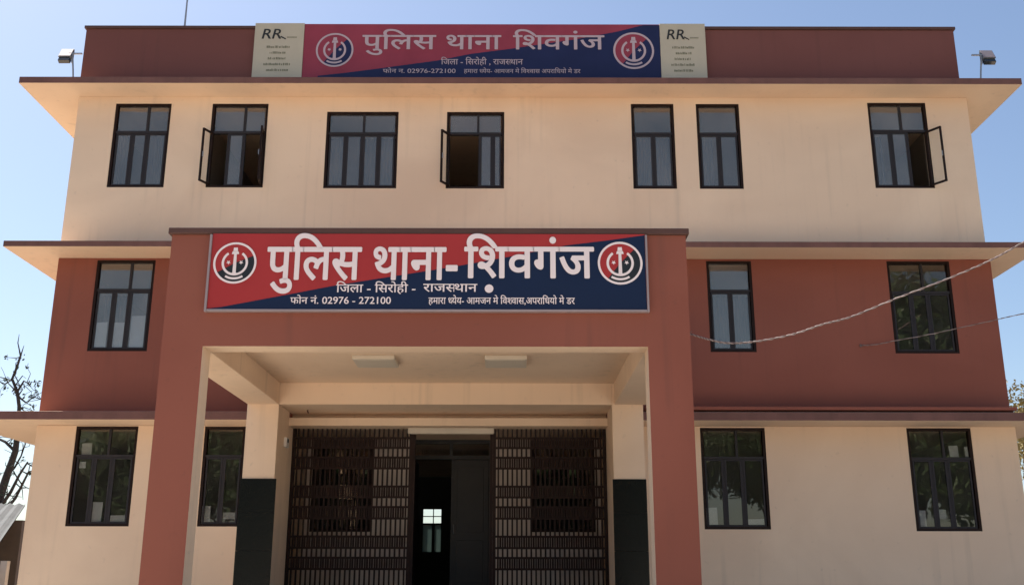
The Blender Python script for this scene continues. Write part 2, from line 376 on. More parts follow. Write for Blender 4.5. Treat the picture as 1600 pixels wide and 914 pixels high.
# ---- windows
def make_window(w):
    x0, x1, z0, z1 = w['r']; W = x1 - x0; H = z1 - z0
    f = .045; y0 = .012; y1 = .11
    zt = z1 - w['t'] * H
    L = w['l']; U = w['u']; op = w.get('open', {})
    GL = GLASSD if z0 > 5 and x0 < 6 or z0 > 8 else GLASS
    fr = MB()
    fr.box(x0, x1, y0, y1, z1 - f, z1, WFRAME); fr.box(x0, x1, y0, y1, z0, z0 + f, WFRAME)
    fr.box(x0, x0 + f, y0 + .001, y1 - .001, z0 + f, z1 - f, WFRAME); fr.box(x1 - f, x1, y0 + .001, y1 - .001, z0 + f, z1 - f, WFRAME)
    win = fr.build("window", B)
    t = MB(); t.box(x0 + f, x1 - f, y0 + .012, y1 - .01, zt - .022, zt + .022, SASH); t.build("transom", win)
    ix0, ix1 = x0 + f, x1 - f; IW = ix1 - ix0
    for u in U[1:-1]:
        t = MB(); x = ix0 + u * IW; t.box(x - .02, x + .02, y0 + .014, y1 - .012, zt + .022, z1 - f, SASH); t.build("mullion", win)
    def rel(px): return px
    # upper panes
    for a, b in zip(U, U[1:]):
        p = MB(); p.box(ix0 + a*IW + .021, ix0 + b*IW - .021, .055, .060, zt + .0225, z1 - f - .0005, GL); p.build("pane", win)
    # lower lights
    s = .030
    for k, (a, b) in enumerate(zip(L, L[1:])):
        ax, bx = ix0 + a*IW, ix0 + b*IW; za, zb = z0 + f + .002, zt - .024
        if k > 0:
            t = MB(); t.box(ax - .014, ax + .014, y0 + .03, y1 - .012, za, zb, SASH)
            if not (k - 1 in op and k in op): t.build("mullion", win)
        if k in op and op[k] is None: continue
        w_ = bx - ax - .03
        if k in op:
            side, ang = op[k]
            hx = ax + .012 if side == 'L' else bx - .012
            sg = 1 if side == 'L' else -1
            A = R(ang) * sg
            def tr(u, v, z):      # u along the sash from its hinge, v across its thickness
                cu, su = math.cos(A), math.sin(A)
                lx = sg * u; ly = v
                # rotate so that the free edge swings out towards -Y
                return (hx + lx * cu + ly * su, .004 - abs(lx) * abs(su) + ly * cu, z)
            def obox(mb, u0, u1, v0, v1, c, d, mm):
                i = len(mb.v)
                for (uu, vv, zz) in ((u0,v0,c),(u1,v0,c),(u1,v1,c),(u0,v1,c),(u0,v0,d),(u1,v0,d),(u1,v1,d),(u0,v1,d)): mb.v.append(tr(uu, vv, zz))
                for q in ((0,3,2,1),(4,5,6,7),(0,1,5,4),(1,2,6,5),(2,3,7,6),(3,0,4,7)): mb.f.append(tuple(i+e for e in q)); mb.m.append(mb.mi(mm))
            t = MB()
            obox(t, 0, w_, -.018, .018, za, za + s, WFRAME); obox(t, 0, w_, -.018, .018, zb - s, zb, WFRAME)
            obox(t, 0, s, -.017, .017, za + s, zb - s, WFRAME); obox(t, w_ - s, w_, -.017, .017, za + s, zb - s, WFRAME)
            t.build("open_sash", win)
            t = MB(); obox(t, s, w_ - s, -.0025, .0025, za + s, zb - s, GLASSC); t.build("sash_pane", win)
            t = MB(); obox(t, w_ - .022, w_ - .008, .018, .035, (za+zb)/2 - .05, (za+zb)/2 + .05, STEEL); t.build("handle", win)
        else:
            c, d = ax + .0145, bx - .0145
            t = MB()
            t.box(c, d, .035, .07, za, za + s, SASH); t.box(c, d, .035, .07, zb - s, zb, SASH)
            t.box(c, c + s, .036, .069, za + s, zb - s, SASH); t.box(d - s, d, .036, .069, za + s, zb - s, SASH)
            t.build("sash", win)
            p = MB(); p.box(c + s, d - s, .050, .055, za + s, zb - s, GL); p.build("pane", win)
    for (a, b, c, d) in w.get('papers_glints', []):  # real paper, plus pale sheets painted as sky glints in two windows
        px0, px1, pz1, pz0 = x0 + a*W, x0 + b*W, z1 - c*H, z1 - d*H
        p = MB(); q = random.uniform(-.008, .008)
        i = len(p.v)
        p.v += [(px0,.075,pz0),(px1,.075,pz0+q*.3),(px1,.079,pz0+q*.3),(px0,.079,pz0),(px0+q,.075,pz1),(px1+q,.075,pz1-q),(px1+q,.079,pz1-q),(px0+q,.079,pz1)]
        for e in ((0,3,2,1),(4,5,6,7),(0,1,5,4),(1,2,6,5),(2,3,7,6),(3,0,4,7)): p.f.append(e); p.m.append(p.mi(PAPER_GLINT))
        p.build("paper_glint_sheet", win)
    return win
for w in WIN: make_window(w)

# curtains hanging inside some upper windows (folded cloth)
def curtain(x0, x1, z0, z1, y=.22, win=None):
    m = MB(); n = max(6, int((x1 - x0) / .03)); P = []
    for k in range(n + 1):
        x = x0 + (x1 - x0) * k / n; P.append((x, y + .025 * math.sin(k * 1.7) + .01 * math.sin(k * .6)))
    for (a, b) in zip(P, P[1:]): m.face([(a[0],a[1],z0),(b[0],b[1],z0),(b[0],b[1],z1),(a[0],a[1],z1)], CURTAIN)
    return m.build("curtain", B)
for (a, b, c, d) in ((-7.46,-7.18,8.62,9.75), (-6.95,-6.50,8.62,9.75), (-3.45,-3.2,8.62,9.7), (-2.9,-2.2,8.62,9.7), (2.3,3.0,8.62,9.7), (3.55,3.8,8.62,9.7), (6.77,7.0,8.64,9.75), (-7.4,-6.9,5.6,6.6), (3.56,4.28,5.6,6.6)):
    curtain(a, b, c, d)

# ---- entrance porch
PY = -5.20; PYB = -4.86
PL0, PL1, PR0, PR1 = -4.38, -3.865, 1.70, 2.235
m = MB()
m.box(PL0, PL1, PY, PYB, 0, 4.432, RED, {'+x': CREAM, '+y': CREAM}); m.build("porch_column", B)
m = MB()
m.box(PR0, PR1, PY, PYB, 0, 4.432, RED, {'-x': CREAM, '+y': CREAM}); m.build("porch_column", B)
m = MB(); m.box(PL0, PR1, PY, PYB, 4.432, 5.90, RED, {'-z': CREAM, '+y': CREAM}); m.build("porch_front_beam", B)
m = MB()
m.box(PL0 - .04, PR1 + .04, PY - .045, PYB + .04, 5.902, 5.985, COPING); m.build("porch_coping", B, bevel=.01)
for (a, b) in ((PL0, PL1), (PR0, PR1)):
    m = MB(); m.box(a, b, PYB + .002, -.852, 4.434, 4.798, CREAM); m.build("porch_side_beam", B, bevel=.006)
m = MB(); m.box(PL0, PR1, PYB + .002, -.662, 4.80, 4.95, CREAM); m.build("porch_ceiling", B)
m = MB()
m.box(PL0, PL0 + .15, PYB + .004, -.664, 4.952, 5.90, RED); m.box(PR1 - .15, PR1, PYB + .004, -.664, 4.952, 5.90, RED)
m.build("porch_side_parapet", B)
# rear columns, rear beam
for (a, b) in ((-4.385, RX0), (RX1, 2.175)):
    m = MB(); m.box(a, b, -.85, -.002, 0, 4.797, CREAM); col = m.build("rear_column", B, bevel=.006)
    z = FL + .0
    for k in range(3):
        z1 = [2.08, 2.68, 3.215][k]
        s = MB(); s.box(a - .02, b + .035 if a < 0 else b + .01, -.885, -.852, z + .001, z1 - .001, GRANITE); s.build("granite_slab", col, bevel=.002); z = z1
m = MB(); m.box(RX0 + .002, RX1 - .002, -.848, -.30, 4.436, 4.796, CREAM); m.build("rear_beam", B)
m = MB()
m.box(RX0 + .002, RX1 - .002, -.298, 1.80, 4.437, 4.56, CREAM)
m.box(RX0 + .002, RX1 - .002, .30, .48, 4.312, 4.435, CREAM)
m.build("recess_lintel", B)
m = MB(); m.box(RX0 - .18, RX0, .232, 2.03, FL, 4.43, CREAM); m.build("recess_side_wall", B)
m = MB(); m.box(RX1, RX1 + .18, .232, 2.03, FL, 4.43, CREAM); m.build("recess_side_wall", B)
VW = 1.80
m = MB()
DO = (-1.945, -.36, FL, 4.205); W1 = (-3.76, -2.63, 2.50, 4.295); W2 = (.365, 1.565, 2.50, 4.295)
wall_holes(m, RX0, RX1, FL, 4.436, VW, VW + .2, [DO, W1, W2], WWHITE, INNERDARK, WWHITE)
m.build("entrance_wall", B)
for r in (W1, W2):
    x0, x1, z0, z1 = r
    m = MB(); f = .06; a, b = VW + .01, VW + .12
    m.box(x0, x1, a, b, z1 - f, z1, WFRAME); m.box(x0, x1, a, b, z0, z0 + f, WFRAME)
    m.box(x0, x0 + f, a, b, z0 + f, z1 - f, WFRAME); m.box(x1 - f, x1, a, b, z0 + f, z1 - f, WFRAME)
    win = m.build("window", B)
    for k in range(3):
        c = x0 + f + (x1 - x0 - 2*f) * k / 3; d = x0 + f + (x1 - x0 - 2*f) * (k + 1) / 3
        p = MB(); p.box(c + .012, d - .012, VW + .05, VW + .056, z0 + f, z1 - f, GLASS); p.build("pane", win)
        if k: 
            p = MB(); p.box(c - .012, c + .012, VW + .02, VW + .1, z0 + f, z1 - f, WFRAME); p.build("mullion", win)
# door in the entrance wall
x0, x1, z0, z1 = DO
m = MB(); f = .07; a, b = VW + .01, VW + .13
m.box(x0, x1, a, b, z1 - f, z1, WOOD); m.box(x0, x0 + f, a, b, z0, z1 - f, WOOD); m.box(x1 - f, x1, a, b, z0, z1 - f, WOOD)
m.box(x0 + f, x1 - f, a + .002, b - .002, 3.84, 3.91, WOOD); m.box(-1.18, -1.12, a + .004, b - .004, 3.91, z1 - f, WOOD)
door = m.build("door_frame", B)
for (c, d) in ((x0 + f, -1.181), (-1.119, x1 - f)):
    p = MB(); p.box(c, d, VW + .06, VW + .066, 3.911, z1 - f - .001, GLASS); p.build("transom_pane", door)
m = MB(); m.box(-1.14, x1 - f - .003, VW + .05, VW + .09, z0 + .01, 3.835, WOOD)
for (c, d) in ((1.62, 2.35), (2.5, 3.7)): m.box(-1.03, x1 - f - .10, VW + .042, VW + .0499, c, d, WOOD)
m.build("door_leaf", door, bevel=.004)
m = MB(); m.tube([(-1.08, VW + .03, 2.45), (-1.08, VW + .0, 2.47), (-1.08, VW, 2.62), (-1.08, VW + .03, 2.64)], .008, STEEL, 6); m.build("door_handle", door)
m = MB(); m.box(x0 + f + .003, x0 + f + .043, VW + .135, VW + .9, z0 + .01, 3.835, WOOD); m.build("door_leaf", door, bevel=.004)
# glazed opening at the back of the hall
m = MB()
bx0, bx1 = -2.30, -1.76
m.box(bx0, bx1, YB - .18, YB - .1, 3.40, 3.45, WOOD); m.box(bx0, bx1, YB - .18, YB - .1, 2.30, 2.34, WOOD)
m.box(bx0, bx0 + .04, YB - .18, YB - .1, 2.34, 3.40, WOOD); m.box(bx1 - .04, bx1, YB - .18, YB - .1, 2.34, 3.40, WOOD)
m.box(bx0 + .04, bx1 - .04, YB - .18, YB - .1, 3.00, 3.05, WOOD)
m.box(-2.03, -1.96, YB - .178, YB - .102, 2.34, 3.0, WOOD); m.box(-2.01, -1.99, YB - .178, YB - .102, 3.05, 3.40, WOOD)
m.box(-2.26, -1.80, YB - .177, YB - .103, 3.21, 3.23, WOOD)
bw = m.build("rear_hall_window", B)
p = MB(); p.box(bx0 + .04, -2.03, YB - .15, YB - .145, 2.341, 2.999, FROST); p.build("frosted_pane", bw)
p = MB(); p.box(-1.96, bx1 - .04, YB - .15, YB - .145, 2.341, 2.999, FROST); p.build("frosted_pane", bw)
p = MB(); p.box(bx0 + .04, bx1 - .04, YB - .15, YB - .145, 3.051, 3.399, GLASSC); p.build("pane", bw)

# plinth floor and steps
m = MB(); m.box(PL1 + .01, PR0 - .01, PY + .02, VW + .0, 0, FL - .003, FLOORG); m.build("porch_floor", B)
m = MB()
for k in range(8):
    z = FL - .165 * (k + 1); m.box(PL1 + .012, PR0 - .012, PY + .02 - .3 * (k + 1), PY + .018 - .3 * k, 0, z, FLOORG)
m.build("entrance_steps", B)

# ---- entrance grille
GY = .37
def grille(x0, x1):
    z0, z1 = FL + .02, 4.305
    m = MB(); f = .055
    m.box(x0, x1, GY - .03, GY + .03, z1 - .04, z1, GATE); m.box(x0, x1, GY - .03, GY + .03, z0, z0 + f, GATE)
    m.box(x0, x0 + f, GY - .03, GY + .03, z0 + f, z1 - .04, GATE); m.box(x1 - f, x1, GY - .03, GY + .03, z0 + f, z1 - .04, GATE)
    g = m.build("entrance_grille", B)
    ix0, ix1 = x0 + f, x1 - f; nb = round((ix1 - ix0) / .083); step = (ix1 - ix0) / nb
    first = None
    for k in range(nb):
        xc = ix0 + step * (k + .5)
        if first is None:
            b = MB(); w = .015
            b.box(xc - w, xc + w, GY - .010, GY + .010, z0 + f, z1 - .04, GATE); first = b.build("bar", g)
            fx = xc
        else:
            sub_copy(first, g, (xc - fx, 0, 0))
    for (a, b) in ((3.852,4.06),(3.495,3.718),(3.0,3.219),(2.641,2.869),(2.148,2.373),(1.799,2.02)):
        p = MB()
        p.box(ix0, ix1, GY - .024, GY - .012, a, a + .035, GATE); p.box(ix0, ix1, GY - .024, GY - .012, b - .035, b, GATE)
        for k in range(nb + 1):      # pressed infill pieces between the bars
            xc = ix0 + step * k; h = .019
            if k == 0 or k == nb: continue
            p.box(xc - h, xc + h, GY - .020, GY - .014, a + .035, b - .035, GATE)
            p.box(xc - step*.5 - .006, xc - step*.5 + .006, GY - .030, GY - .0245, a - .01, b + .01, GATE)
        p.build("ornamental_band", g)
grille(RX0 + .004, -1.74)
grille(-.33, RX1 - .004)
m = MB()
m.box(-1.738, -1.69, GY - .03, GY + .03, FL, 4.305, GATE); m.box(-.38, -.332, GY - .03, GY + .03, FL, 4.305, GATE)
m.box(-1.688, -.382, GY - .03, GY + .03, 4.27, 4.305, GATE)
m.build("gate_frame", B)
m = MB(); m.box(-1.83, -.31, GY - .10, GY - .034, 4.105, 4.268, HEADER); m.build("header_board", B, bevel=.025)
# small hooks above the grille, switch box on the recess wall
for x, y, z in ((-3.49, -.30, 4.40), (-2.35, .29, 4.34), (-.98, .29, 4.34), (.27, .29, 4.34)):
    m = MB(); m.tube([(x, y + .01, z + .02), (x, y - .03, z + .015), (x + .01, y - .04, z - .01), (x + .02, y - .02, z - .025)], .012, COPING, 6); m.build("hook", B)
m = MB(); m.box(RX0 + .001, RX0 + .05, -.34, -.14, 3.80, 3.96, WHITE); sw = m.build("switch_box", B, bevel=.006)
m = MB(); m.box(RX0 + .051, RX0 + .058, -.28, -.20, 3.88, 3.94, INK); m.build("switch", sw)

# ------------------------------------------------------------------ porch ceiling lights
for i, (x, lab) in enumerate(((-2.03, "square white ceiling panel light, the left one under the porch"), (-.09, "square white ceiling panel light, the right one under the porch"))):
    e = empty("ceiling_light", (x, -2.68, 4.80), label=lab, cat="ceiling light", group="panel lights under the porch ceiling")
    m = MB(); m.box(x - .31, x + .31, -3.02, -2.40, 4.735, 4.799, HEADER); m.build("housing", e, bevel=.01)
    m = MB(); m.box(x - .28, x + .28, -2.99, -2.43, 4.730, 4.7345, HEADER); m.build("diffuser", e)

# ------------------------------------------------------------------ signs
def poly(pts, y, m, name, parent):
    b = MB(); b.face([(x, y, z) for x, z in pts], m); return b.build(name, parent)
def raw_text(body):
    c = bpy.data.curves.new("tmp", 'FONT'); c.body = body; c.resolution_u = 6
    o = bpy.data.objects.new("tmp", c); C.objects.link(o); bpy.context.view_layer.update()
    me = bpy.data.meshes.new_from_object(o); bpy.data.objects.remove(o); bpy.data.curves.remove(c); return me
GL_CACHE = {}
def glyph(ch, half):
    """(verts, faces, advance) of one Devanagari sign; a half form is the letter without its upright"""
    if (ch, half) in GL_CACHE: return GL_CACHE[(ch, half)]
    mx = lambda t: max(v.co.x for v in raw_text(t).vertices)
    adv = mx('ग' + ch + 'ग') - mx('गग')
    if ch == ' ': out = ([], [], adv)
    else:
        me = raw_text(ch); bm = bmesh.new(); bm.from_mesh(me)
        if half:
            adv -= .155
            bmesh.ops.bisect_plane(bm, geom=bm.verts[:] + bm.edges[:] + bm.faces[:], plane_co=(adv + .012, 0, 0), plane_no=(1, 0, 0), clear_outer=True)
        bm.verts.ensure_lookup_table(); bm.verts.index_update()
        out = ([v.co.copy() for v in bm.verts], [tuple(v.index for v in f.verts) for f in bm.faces], adv); bm.free(); bpy.data.meshes.remove(me)
    GL_CACHE[(ch, half)] = out; return out
def text_mesh(body, x0, x1, zb, zt, y, m, name, parent, bold=0.0, ref=.622, slant=0.0):
    """prints one line flat on a sign: x0..x1 wide, head line at zt, foot line at zb"""
    if '\u094d' in body:
        V, F, pen, k = [], [], 0.0, 0
        while k < len(body):
            half = k + 1 < len(body) and body[k + 1] == '\u094d'
            v, f, adv = glyph(body[k], half); o0 = len(V)
            V += [(p.x + pen, p.y, 0) for p in v]; F += [tuple(i + o0 for i in q) for q in f]
            pen += adv; k += 2 if half else 1
        me = bpy.data.meshes.new(name); me.from_pydata(V, [], F); me.update()
    else: me = raw_text(body)
    xs = [v.co.x for v in me.vertices]; a, b = min(xs), max(xs)
    sx = (x1 - x0) / (b - a); sz = (zt - zb) / ref
    q = Vector((0, 0, 0)); p = parent
    while p is not None: q = q + p.location; p = p.parent
    for v in me.vertices:
        X = x0 + (v.co.x - a + slant * v.co.y) * sx; Z = zb + v.co.y * sz
        v.co = (X - q.x, y - q.y, Z - q.z)
    if bold > 0:        # heavy print: the same line overprinted with small shifts, each layer a hair in front of the last
        vs = [v.co.copy() for v in me.vertices]; fs = [tuple(p.vertices) for p in me.polygons]; bpy.data.meshes.remove(me)
        V = []; F = []
        for k in range(9):
            dx, dz = (0, 0) if k == 8 else (math.cos(k * math.pi / 4), math.sin(k * math.pi / 4))
            o0 = len(V)
            V += [(v.x + dx * bold * sx, v.y - k * .00025, v.z + dz * bold * sz * .8) for v in vs]; F += [tuple(i + o0 for i in f) for f in fs]
        me = bpy.data.meshes.new(name); me.from_pydata(V, [], F); me.update()
    me.materials.clear(); me.materials.append(m); me.name = name
    ob = bpy.data.objects.new(name, me); C.objects.link(ob); ob.parent = parent
    return ob
def emblem(cx, cz, r, y, parent, left, right, pale, split=45):
    """police emblem: ring, two-tone disc, wreath open at the top, pillar, two stars and a scroll"""
    b = MB()
    def arc(r0, r1, a0, a1, n, yy, mm, ccx=cx, ccz=cz):
        for k in range(n):
            t, u = R(a0 + (a1 - a0) * k / n), R(a0 + (a1 - a0) * (k + 1) / n)
            b.face([(ccx + r0*math.cos(t), yy, ccz + r0*math.sin(t)), (ccx + r1*math.cos(t), yy, ccz + r1*math.sin(t)),
                    (ccx + r1*math.cos(u), yy, ccz + r1*math.sin(u)), (ccx + r0*math.cos(u), yy, ccz + r0*math.sin(u))], mm)
    for k in range(48):
        t, u = R(k * 7.5), R((k + 1) * 7.5)
        mm = left if split < (k + .5) * 7.5 < split + 190 else right
        b.face([(cx, y - .001, cz), (cx + r*.9*math.cos(t), y - .001, cz + r*.9*math.sin(t)), (cx + r*.9*math.cos(u), y - .001, cz + r*.9*math.sin(u))], mm)
    em = b.build("emblem", parent)
    b = MB(); arc(r * .90, r, 0, 360, 48, y - .003, pale); b.build("ring", em)
    b = MB(); arc(r * .50, r * .61, 125, 415, 36, y - .004, pale); b.build("wreath", em)
    b = MB(); w = r * .09
    for pts in ([(-w*.9, -.48), (w*.9, -.48), (w*.7, .42), (-w*.7, .42)],):
        b.face([(cx + px, y - .006, cz + pz * r) for px, pz in pts], pale)
    for pts in ([(-.17, .42), (.17, .42), (.14, .55), (-.14, .55)], [(-.11, .56), (.11, .56), (.09, .74), (-.09, .74)], [(-.2, -.55), (.2, -.55), (.12, -.48), (-.12, -.48)]):
        b.face([(cx + px * r, y - .006, cz + pz * r) for px, pz in pts], pale)
    b.build("pillar", em)
    b = MB()
    for s in (-1, 1):
        k = [(cx + s*.29*r + math.cos(R(t)) * r * (.11 if (t // 36) % 2 else .05), y - .006, cz + .02*r + math.sin(R(t)) * r * (.11 if (t // 36) % 2 else .05)) for t in range(18, 378, 36)]
        for i in range(len(k)): b.face([(cx + s*.29*r, y - .006, cz + .02*r), k[i], k[(i + 1) % len(k)]], pale)
    b.build("star", em)
    b = MB(); arc(r * .70, r * .80, 238, 302, 14, y - .004, pale); b.build("scroll", em)
    return em

# lower sign on the porch
S1 = empty("signboard", (-1.07, -5.205, 5.40), label="large red and navy signboard with white Hindi lettering on the porch beam", cat="signboard")
m = MB(); m.box(-3.835, 1.70, -5.262, -5.205, 4.893, 5.895, SRED); m.build("panel", S1)
YS = -5.263
navy = [(-3.83, 4.895), (-3.80, 4.905), (-3.647, 4.923), (-2.814, 5.087), (-2.255, 5.201), (-1.797, 5.278), (-0.772, 5.449), (-0.001, 5.595), (0.694, 5.742), (1.243, 5.812), (1.697, 5.88), (1.697, 4.895)]
mb = MB()
for (a, b2) in zip(navy[:-1], navy[1:-1]):
    mb.face([(a[0], YS - .002, 4.895), (b2[0], YS - .002, 4.895), (b2[0], YS - .002, b2[1]), (a[0], YS - .002, a[1])], SNAVY)
mb.build("navy_field", S1)
mb = MB()
mb.box(-3.865, -3.836, -5.285, -5.207, 4.86, 5.88, ALU); mb.box(1.701, 1.727, -5.285, -5.207, 4.86, 5.88, ALU); mb.box(-3.835, 1.70, -5.285, -5.207, 4.862, 4.892, ALU)
mb.build("frame", S1, bevel=.004)
YT = YS - .008
text_mesh("पुिलस थाना-", -3.11, -.70, 5.285, 5.705, YT, SWHITE, "lettering", S1, .019)
text_mesh("िशवगंज", -.60, 1.035, 5.310, 5.712, YT, SWHITE, "lettering", S1, .019)
text_mesh("िजला - िसरोही -", -2.22, -1.22, 5.115, 5.215, YT, SWHITE, "lettering", S1, .012)
text_mesh("राजस्थान", -1.12, -.44, 5.125, 5.225, YT, SWHITE, "lettering", S1, .012)
text_mesh("फोन नं. 02976 - 272100", -2.79, -1.525, 4.965, 5.045, YT, SWHITE, "lettering", S1, .012)
text_mesh("हमारा ध्येय- आमजन मे िवश्वास,अपरािधयो मे डर", -1.05, .79, 4.965, 5.045, YT, SWHITE, "lettering", S1, .012)
mb = MB(); mb.face([(-.29 + .055*math.cos(R(t)), YT, 5.165 + .055*math.sin(R(t))) for t in range(0, 360, 20)], SWHITE); mb.build("dot", S1)
emblem(-3.525, 5.50, .275, YS - .005, S1, SRED, SBLACK, SWHITE, 20)
emblem(1.375, 5.505, .285, YS - .005, S1, SRED, SBLACK, SWHITE)

# upper sign on the parapet
S2 = empty("signboard", (-.58, -.035, 11.4), label="faded red and navy signboard with Hindi lettering on the rooftop parapet", cat="signboard")
m = MB(); m.box(-4.00, 2.83, -.10, -.035, 10.80, 11.945, SRED2); m.build("panel", S2)
navy = [(-3.70, 10.84), (-3.10, 10.915), (-2.48, 11.005), (-1.411, 11.169), (-0.802, 11.306), (-0.044, 11.416), (1.222, 11.624), (2.025, 11.79), (2.522, 11.929), (2.829, 11.93)]
mb = MB()
for (a, b2) in zip(navy[:-1], navy[1:]):
    mb.face([(a[0], -.103, 10.802), (b2[0], -.103, 10.802), (b2[0], -.103, b2[1]), (a[0], -.103, a[1])], SNAVY2)
mb.build("navy_field", S2)
YT = -.109
text_mesh("पुिलस", -2.87, -1.47, 11.405, 11.70, YT, SWHITE2, "lettering", S2, .012)
text_mesh("थाना", -1.26, -.22, 11.405, 11.70, YT, SWHITE2, "lettering", S2, .012)
text_mesh("िशवगंज", .02, 1.76, 11.405, 11.70, YT, SWHITE2, "lettering", S2, .012)
text_mesh("िजला - िसरोही , राजस्थान", -1.36, .20, 11.08, 11.19, YT, SWHITE2, "lettering", S2, .008)
text_mesh("फोन न. 02976-272100", -2.46, -1.08, 10.90, 10.98, YT, SWHITE2, "lettering", S2, .008)
text_mesh("हमारा ध्येय- आमजन मे िवश्वास अपरािधयो मे डर", -.92, 1.295, 10.90, 10.98, YT, SWHITE2, "lettering", S2, .008)
emblem(-3.40, 11.385, .36, -.105, S2, SRED2, SNAVY2, SWHITE2)
emblem(2.32, 11.380, .39, -.105, S2, SRED2, SNAVY2, SWHITE2)

# beige RR panels either side of the upper sign
for (x0, x1, lab) in ((-4.95, -4.004, "beige RR sponsor panel left of the rooftop signboard"), (2.834, 3.705, "beige RR sponsor panel right of the rooftop signboard")):
    e = empty("sponsor_panel", ((x0 + x1)/2, -.035, 11.4), label=lab, cat="panel", group="beige sponsor panels on the parapet")
    m = MB(); m.box(x0, x1, -.112, -.036, 10.80, 11.955, PANELC); m.build("panel", e)
    w = x1 - x0
    text_mesh("RR", x0 + .15*w, x0 + .54*w, 11.62, 11.84, -.115, INK, "lettering", e, .012, .73, .18)
    mb = MB()
    mb.face([(x0+.52*w, -.115, 11.655), (x0+.64*w, -.115, 11.60), (x0+.64*w, -.115, 11.625), (x0+.54*w, -.115, 11.68)], INK)
    mb.build("logo_tail", e)
    mb = MB(); x = x0 + .66*w
    while x < x0 + .84*w: mb.face([(x,-.115,11.635),(x+.016,-.115,11.635),(x+.016,-.115,11.665),(x,-.115,11.665)], INKG); x += .024
    for k, (a, b2) in enumerate(((.26,.72),(.33,.66),(.30,.66),(.22,.74),(.28,.70))):
        z = 11.42 - k * .122; x = x0 + a * w
        while x < x0 + b2 * w:
            l = random.choice((.012, .02, .028)); h = random.choice((.036, .042, .050))
            mb.face([(x,-.115,z),(x+l,-.115,z),(x+l,-.115,z+h),(x,-.115,z+h)], INKG); x += l + random.choice((.006, .006, .016))
    mb.build("small_print", e)

# ------------------------------------------------------------------ floodlights, antenna mast
def floodlight(cx, cz, side, lab):
    e = empty("floodlight", (cx + side*.14, -.25, 10.584), label=lab, cat="floodlight", group="floodlights on the roof canopy")
    m = MB(); m.tube([(cx + side*.20, -.25, 10.584), (cx + side*.165, -.25, 10.86), (cx + side*.13, -.25, 11.10)], .016, STEEL, 8); m.build("pole", e)
    m = MB(); m.box(cx + side*.05, cx + side*.30, -.275, -.245, 11.20, 11.225, STEEL); m.box(cx + side*.118, cx + side*.142, -.27, -.24, 11.02, 11.22, STEEL); m.build("bracket", e)
    # tilted housing: top faces back, glass faces down and out
    m = MB(); h = .125; t = R(28)
    def pt(u, v, w): # u across, v along the face (up), w depth
        return (cx - side*.005 + u, -.27 + w*math.cos(t) + v*math.sin(t)*1.0, 11.215 + v*math.cos(t) - w*math.sin(t))
    def ob(mb, u0,u1,v0,v1,w0,w1,mm, tp=1.0):
        i = len(mb.v)
        for (a,b,c) in ((u0,v0,w0),(u1,v0,w0),(u1,v0,w1),(u0,v0,w1),(u0,v1,w0),(u1,v1,w0),(u1,v1,w1),(u0,v1,w1)): mb.v.append(pt(a*(tp if c==w1 else 1), b*(tp if c==w1 else 1), c))
        for q in ((0,3,2,1),(4,5,6,7),(0,1,5,4),(1,2,6,5),(2,3,7,6),(3,0,4,7)): mb.f.append(tuple(i+k for k in q)); mb.m.append(mb.mi(mm))
    ob(m, -h, h, -.10, .15, 0, .10, LAMPG, .8); m.build("housing", e, bevel=.006)
    m = MB(); ob(m, -h+.015, h-.015, -.085, .135, -.008, -.001, ALU); m.build("glass", e)
    m = MB(); ob(m, -h*.85, h*.85, -.19, -.102, .02, .10, LAMPD); m.build("driver_box", e, bevel=.004)
floodlight(-8.45, 11.2, 1, "grey floodlight on a short pole at the left end of the roof canopy")
floodlight(9.00, 11.2, -1, "grey floodlight on a short pole at the right end of the roof canopy")
m = MB(); m.tube([(-6.46, .30, 11.95), (-6.46, .30, 12.6), (-6.45, .30, 14.6)], [.022, .016, .012], STEEL, 8)
m.box(-6.52, -6.40, .24, .36, 11.951, 11.965, STEEL)
tag(m.build("antenna_mast", origin=(-6.46, .3, 11.95)), "thin grey metal mast standing on the roof parapet", "mast")

# ------------------------------------------------------------------ cables
def smooth(pts, n=10):
    P = [Vector(p) for p in pts]; P = [P[0]*2 - P[1]] + P + [P[-1]*2 - P[-2]]; out = []
    for i in range(1, len(P) - 2):
        for k in range(n):
            t = k / n; a, b, c, d = P[i-1], P[i], P[i+1], P[i+2]
            out.append(.5 * ((2*b) + (c - a)*t + (2*a - 5*b + 4*c - d)*t*t + (3*b - a - 3*c + d)*t*t*t))
    out.append(P[-2]); return out
def twisted(name, pts, r, m1, m2, lab, steps=10, rate=.9):
    P = smooth(pts, steps)
    e = empty(name, tuple(P[0]), label=lab, cat="cable")
    for j, mm in ((0, m1), (1, m2)):
        Q = []
        for k, p in enumerate(P):
            a = k * rate + math.pi * j
            Q.append(p + Vector((0, math.cos(a), math.sin(a))) * r * .9)
        b = MB(); b.tube(Q, r, mm, 6); b.build("strand", e)
    p = P[0]; b = MB()
    b.box(p.x - .02, p.x + .02, p.y - .012, p.y + .004, p.z - .025, p.z + .025, CABLED)
    b.tube([p + Vector((0, -.01, 0)), p + Vector((.03, -.03, 0)), p + Vector((.05, -.02, .02))], .005, CABLED, 6); b.build("clamp", e, bevel=.002)
c1 = [ (2.24,-4.99,4.66),(2.395,-5.05,4.591),(2.505,-5.10,4.546),(2.745,-5.10,4.505),(3.110,-5.10,4.530),(3.561,-5.10,4.622),(3.936,-5.10,4.748),(4.310,-5.10,4.849),(4.905,-5.10,5.091),(5.586,-5.10,5.351),(6.151,-5.10,5.593),(6.640,-5.10,5.855),(7.551,-5.10,6.387),(9.447,-5.10,7.562) ]
twisted("service_cable", c1, .0072, CABLE, CABLED, "sagging twisted cable running from the porch column up to the right", 22, .9)
